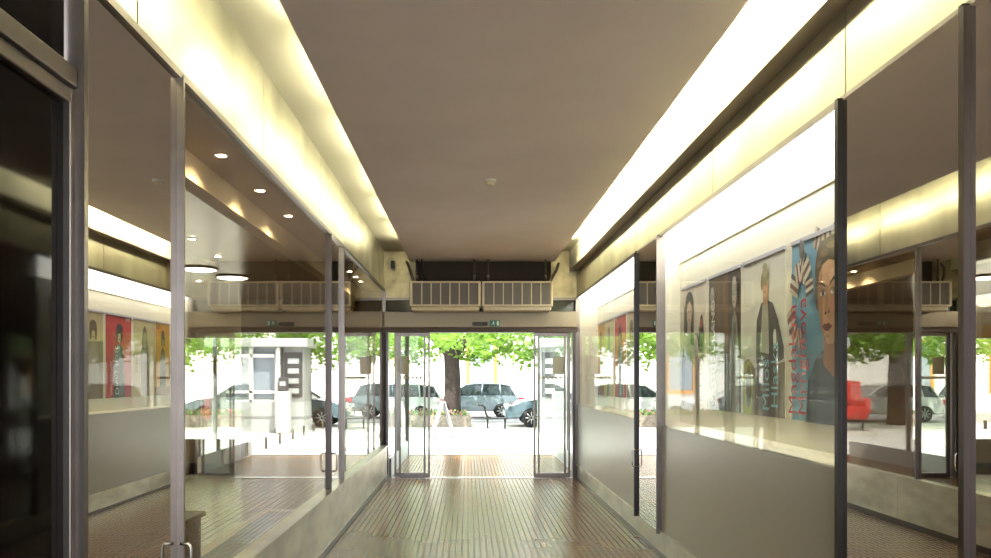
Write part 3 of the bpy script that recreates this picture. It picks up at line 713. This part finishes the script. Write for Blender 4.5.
# trees
def tree(seed, n):
    rnd = random.Random(seed); r = empty('street_tree')
    t = MB().tube([(0, 0, -.1), (.02, 0, .5), (.03, 0, 1.6), (-.02, 0, 2.6), (-.1, 0, 3.6), (-.15, .1, 5)], [.36, .30, .275, .265, .2, .12], M['bark'], 14)
    for (dx, dy, dz) in ((2.2, -.3, 1.7), (-2.0, .2, 1.6), (.5, 1.8, 2.0), (-.6, -1.8, 1.9), (2.6, .8, 2.8), (-2.4, -1, 2.8)):
        t.tube([(0, 0, 2.2+.25*abs(dy)), (dx*.35, dy*.35, 2.7+dz*.25), (dx*.7, dy*.7, 2.7+dz*.6), (dx*1.2, dy*1.2, 2.8+dz)], [.15, .12, .08, .03], M['bark'], 8)
    t.build('trunk', r)
    f = MB(); i = f.mi(M['leaf']); cl = []
    for k in range(210):
        a = rnd.uniform(0, 2*PI); rr = 4.3*math.sqrt(rnd.random()); zz = rnd.uniform(0, 1)
        z = 2.15+.9*rnd.random()+zz*zz*3.6*(1-(rr/4.6)**2)
        cl.append((rr*math.cos(a), rr*math.sin(a), z, rnd.uniform(.3, .6)))
    for k in range(n):
        cx, cy, cz, cr = rnd.choice(cl); v = Vector((rnd.gauss(0, 1), rnd.gauss(0, 1), rnd.gauss(0, .6)))
        p = Vector((cx, cy, cz))+v.normalized()*cr*rnd.random()**.5
        s = rnd.uniform(.07, .13); d1 = Vector((rnd.gauss(0, 1), rnd.gauss(0, 1), rnd.gauss(-.3, .5))).normalized(); u = d1.cross(Vector((rnd.gauss(0, .5), rnd.gauss(0, .5), 1))).normalized()
        vs = [f.bm.verts.new(p+q) for q in (-d1*s*1.1, u*s*.75-d1*s*.1, d1*s*1.3, -u*s*.75-d1*s*.1)]
        f.bm.faces.new(vs).material_index = i
    f.build('foliage', r); return r
tr = tree(3, 7500); tr.location = (-.55, 25.7, 0)
tag(tr, 'dark-trunked street tree with bright leaves facing the entrance', 'tree', 'street trees')
for (x, y, rz, la) in ((-10.2, 25.9, 1.3, 'street tree left of the entrance tree'), (8.6, 26.0, 2.4, 'street tree right of the entrance tree'), (18.0, 25.8, 4.1, 'street tree farthest right along the pavement')):
    c = copy_tree(tr); c.location = (x, y, 0); c.rotation_euler.z = rz; c['label'] = la
# cars
def car(label, paint, loc, face, estate=False):
    """built nose towards -x, length 4.3, near side at y = 0"""
    r = empty('parked_car', loc); tag(r, label, 'car', 'cars in the street')
    L, W = 4.3, 1.75
    def arch(cx, n=9): return [(cx-.36*math.cos(PI*k/n), .30+.36*math.sin(PI*k/n)) for k in range(n+1)]
    low = [(.05, .28)]+arch(.85)+arch(3.38)+[(4.22, .30)]
    top = [(4.30, .55), (4.26, .80), (4.20, .92), (3.4, .95), (1.25, .93), (.55, .84), (.14, .70), (.0, .52)]
    b = MB(); b.prism(low+top, 0, W, paint, lambda z: .0 if z < .7 else .05, .03); b.build('body', r)
    rear = 4.12 if estate else 3.95
    cab = [(1.22, .92), (1.95, 1.38), (2.3, 1.44), (3.3, 1.43), (rear-.25, 1.34), (rear, .94)]
    c = MB(); c.prism(cab, .06, W-.06, M['carglass'], lambda z: .0 if z < 1.0 else .17, .0); c.build('windows', r)
    rf = MB(); rf.prism([(1.88, 1.375), (2.3, 1.455), (3.3, 1.445), (rear-.2, 1.35), (rear-.22, 1.33), (3.3, 1.40), (2.3, 1.41), (1.95, 1.355)], .2, W-.2, paint); rf.build('roof', r)
    for s, q in ((0, 1), (W, -1)):
        for (xa, za, xb, zb) in ((1.2, .92, 1.95, 1.40), (2.55, .93, 2.6, 1.42), (3.35, .93, 3.3, 1.41), (rear-.02, .93, rear-.22, 1.36)):
            MB().tube([(xa, s+q*.05, za), (xb, s+q*.22, zb)], .035, paint, 6).build('pillar', r)
    for cx in (.85, 3.38):
        for s, q in ((.10, -1), (W-.10, 1)):
            wh = MB().lathe((cx, s, .31), [(.20, -.09), (.29, -.1), (.31, -.06), (.31, .06), (.29, .1), (.20, .09)], M['tyre'], 24, 'Y').build('wheel', r)
            h = MB().lathe((cx, s+q*.085, .31), [(.21, -.012), (.21, .012)], M['mull_dk'], 24, 'Y')
            for k in range(8):
                a = k*PI/4; h.tube([(cx+.03*math.cos(a), s+q*.1, .31+.03*math.sin(a)), (cx+.2*math.cos(a), s+q*.1, .31+.2*math.sin(a))], .022, M['alloy'], 6)
            h.build('hub', wh)
    for ya, yb in ((.06, .40), (W-.40, W-.06)): MB().box(.02, .30, ya, yb, .60, .72, M['lampglass'], .02).build('headlamp', r)
    for ya, yb in ((.0, .2), (W-.2, W)): MB().box(4.08, 4.32, ya, yb, .66, .86, M['tail'], .02).build('tail_lamp', r)
    MB().box(1.35, 1.5, -.12, .05, .93, 1.05, paint, .02).build('mirror', r)
    MB().box(-.02, .03, .62, 1.12, .36, .47, M['white']).build('number_plate', r)
    if face > 0: r.rotation_euler.z = PI; r.location = (loc[0]+L, loc[1]+W, loc[2])
    return r
car('slate car parked nose-left right of the planting bed', M['cardark'], (1.2, 24.55, 0), -1)
car('blue-grey car seen behind the tree trunk', M['carblue'], (-2.0, 31.0, -.06), -1)
car('white estate car left of the tree trunk', M['carwhite'], (-5.15, 28.4, -.06), -1, True)
car('silver blue car far left along the street', M['carblue'], (-10.8, 28.6, -.06), -1)
car('white car far right along the street', M['carwhite'], (7.6, 28.4, -.06), -1)
car('slate car farther right along the road', M['cardark'], (13.5, 30.5, -.06), 1)
# pavement board
af = empty('pavement_sign', (-.68, 20.1, 0), .15); tag(af, 'white A-shaped pavement sign standing outside the doors', 'pavement sign')
for s in (-1, 1):
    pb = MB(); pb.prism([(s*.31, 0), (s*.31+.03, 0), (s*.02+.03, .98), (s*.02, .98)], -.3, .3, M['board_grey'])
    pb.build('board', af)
MB().box(-.05, .06, -.28, .28, .96, .99, M['steel']).build('hinge', af)
# bench
be = empty('metal_bench', (.62, 24.1, 0)); tag(be, 'low black metal bench with curved arm by the planting bed', 'bench')
MB().box(-.1, .62, -.2, .2, .30, .34, M['black_plastic'], .01).build('seat', be)
MB().tube([(-.30, 0, .74), (-.18, 0, .74), (-.10, 0, .68), (-.06, 0, .5), (0, 0, .36), (.12, 0, .32)], .035, M['black_plastic'], 8).build('armrest', be)
for x in (.0, .55): MB().tube([(x, -.1, 0), (x, -.1, .31)], .03, M['black_plastic'], 8).build('leg', be)
# kiosk
kx0, kx1, ky0, ky1 = 2.12, 4.8, 22.2, 23.3
kk = empty('street_kiosk', ((kx0+kx1)/2, ky0, 0)); tag(kk, 'grey street kiosk with column seen mirrored in the left glass', 'kiosk')
def kp(n, b, lab=None):
    o = b.build(n, kk); o.location = -kk.location
    if lab: o['label'] = lab
    return o
kp('base', MB().box(kx0, kx1, ky0, ky1, 0, .9, M['kiosk_lt']).box(kx0-.03, kx1+.03, ky0-.03, ky1, .45, .48, M['kiosk']))
kp('corner_panel', MB().box(kx0, kx0+.6, ky0, ky1, .9, 2.5, M['kiosk']))
kp('corner_panel', MB().box(kx1-.4, kx1, ky0, ky1, .9, 2.5, M['kiosk']))
kp('back_wall', MB().box(kx0, kx1, ky1-.1, ky1, .9, 2.5, M['kiosk']))
kp('roof', MB().box(kx0-.15, kx1+.15, ky0-.25, ky1+.1, 2.5, 2.75, M['kiosk_lt'], .03))
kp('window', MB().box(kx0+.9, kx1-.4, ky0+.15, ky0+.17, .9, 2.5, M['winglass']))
kp('window_bars', MB().box(kx0+.85, kx1-.4, ky0+.02, ky0+.14, 1.15, 1.23, M['white']).box(kx0+.85, kx1-.4, ky0+.02, ky0+.14, .88, .96, M['white']).box(kx0+.85, kx1-.4, ky0+.02, ky0+.14, 2.2, 2.3, M['white']).box(kx0+1.5, kx0+1.6, ky0+.02, ky0+.14, .9, 2.5, M['white']))
kp('column', MB().tube([(kx0+.72, ky0-.12, 0), (kx0+.72, ky0-.12, 2.55)], .11, M['steel'], 20), 'round silver column')
nb = MB().box(kx0+.04, kx0+.56, ky0-.03, ky0, 1.05, 2.35, M['signboard'])
for k in range(4): nb.box(kx0+.14, kx0+.46, ky0-.034, ky0-.028, 1.15+.29*k, 1.30+.29*k, M['kiosk_lt'])
tag(nb.build('notice_board'), 'charcoal notice board with four white notices on the kiosk', 'notice board')
pmr = empty('parking_meter', (2.45, 21.85, 0)); tag(pmr, 'pale pillar with dark head in front of kiosk corner', 'parking meter')
MB().box(-.02, .36, -.15, .15, 0, 1.22, M['kiosk_lt'], .02).build('body', pmr)
MB().box(.05, .3, -.12, .12, 1.22, 1.62, M['signboard'], .03).box(.09, .26, -.125, -.118, 1.38, 1.5, M['kiosk_lt']).build('head', pmr)
# red seat
rs = empty('red_armchair', (5.55, 23.2, 0)); tag(rs, 'red armchair-shaped seat reflected in the right glass', 'armchair')
MB().box(-.45, .45, -.35, .35, .35, .75, M['carred'], .1).box(-.5, -.28, -.35, .35, .5, 1.05, M['carred'], .08).box(.28, .5, -.35, .35, .5, 1.0, M['carred'], .08).build('seat', rs)
MB().prism([(-.46, .6), (.46, .6), (.42, 1.5), (-.38, 1.55)], .12, .38, M['carred'], None, .04).build('backrest', rs)
for x in (-.3, .3): MB().tube([(x, -.2, 0), (x, -.2, .4)], .03, M['black_plastic'], 8).build('leg', rs)
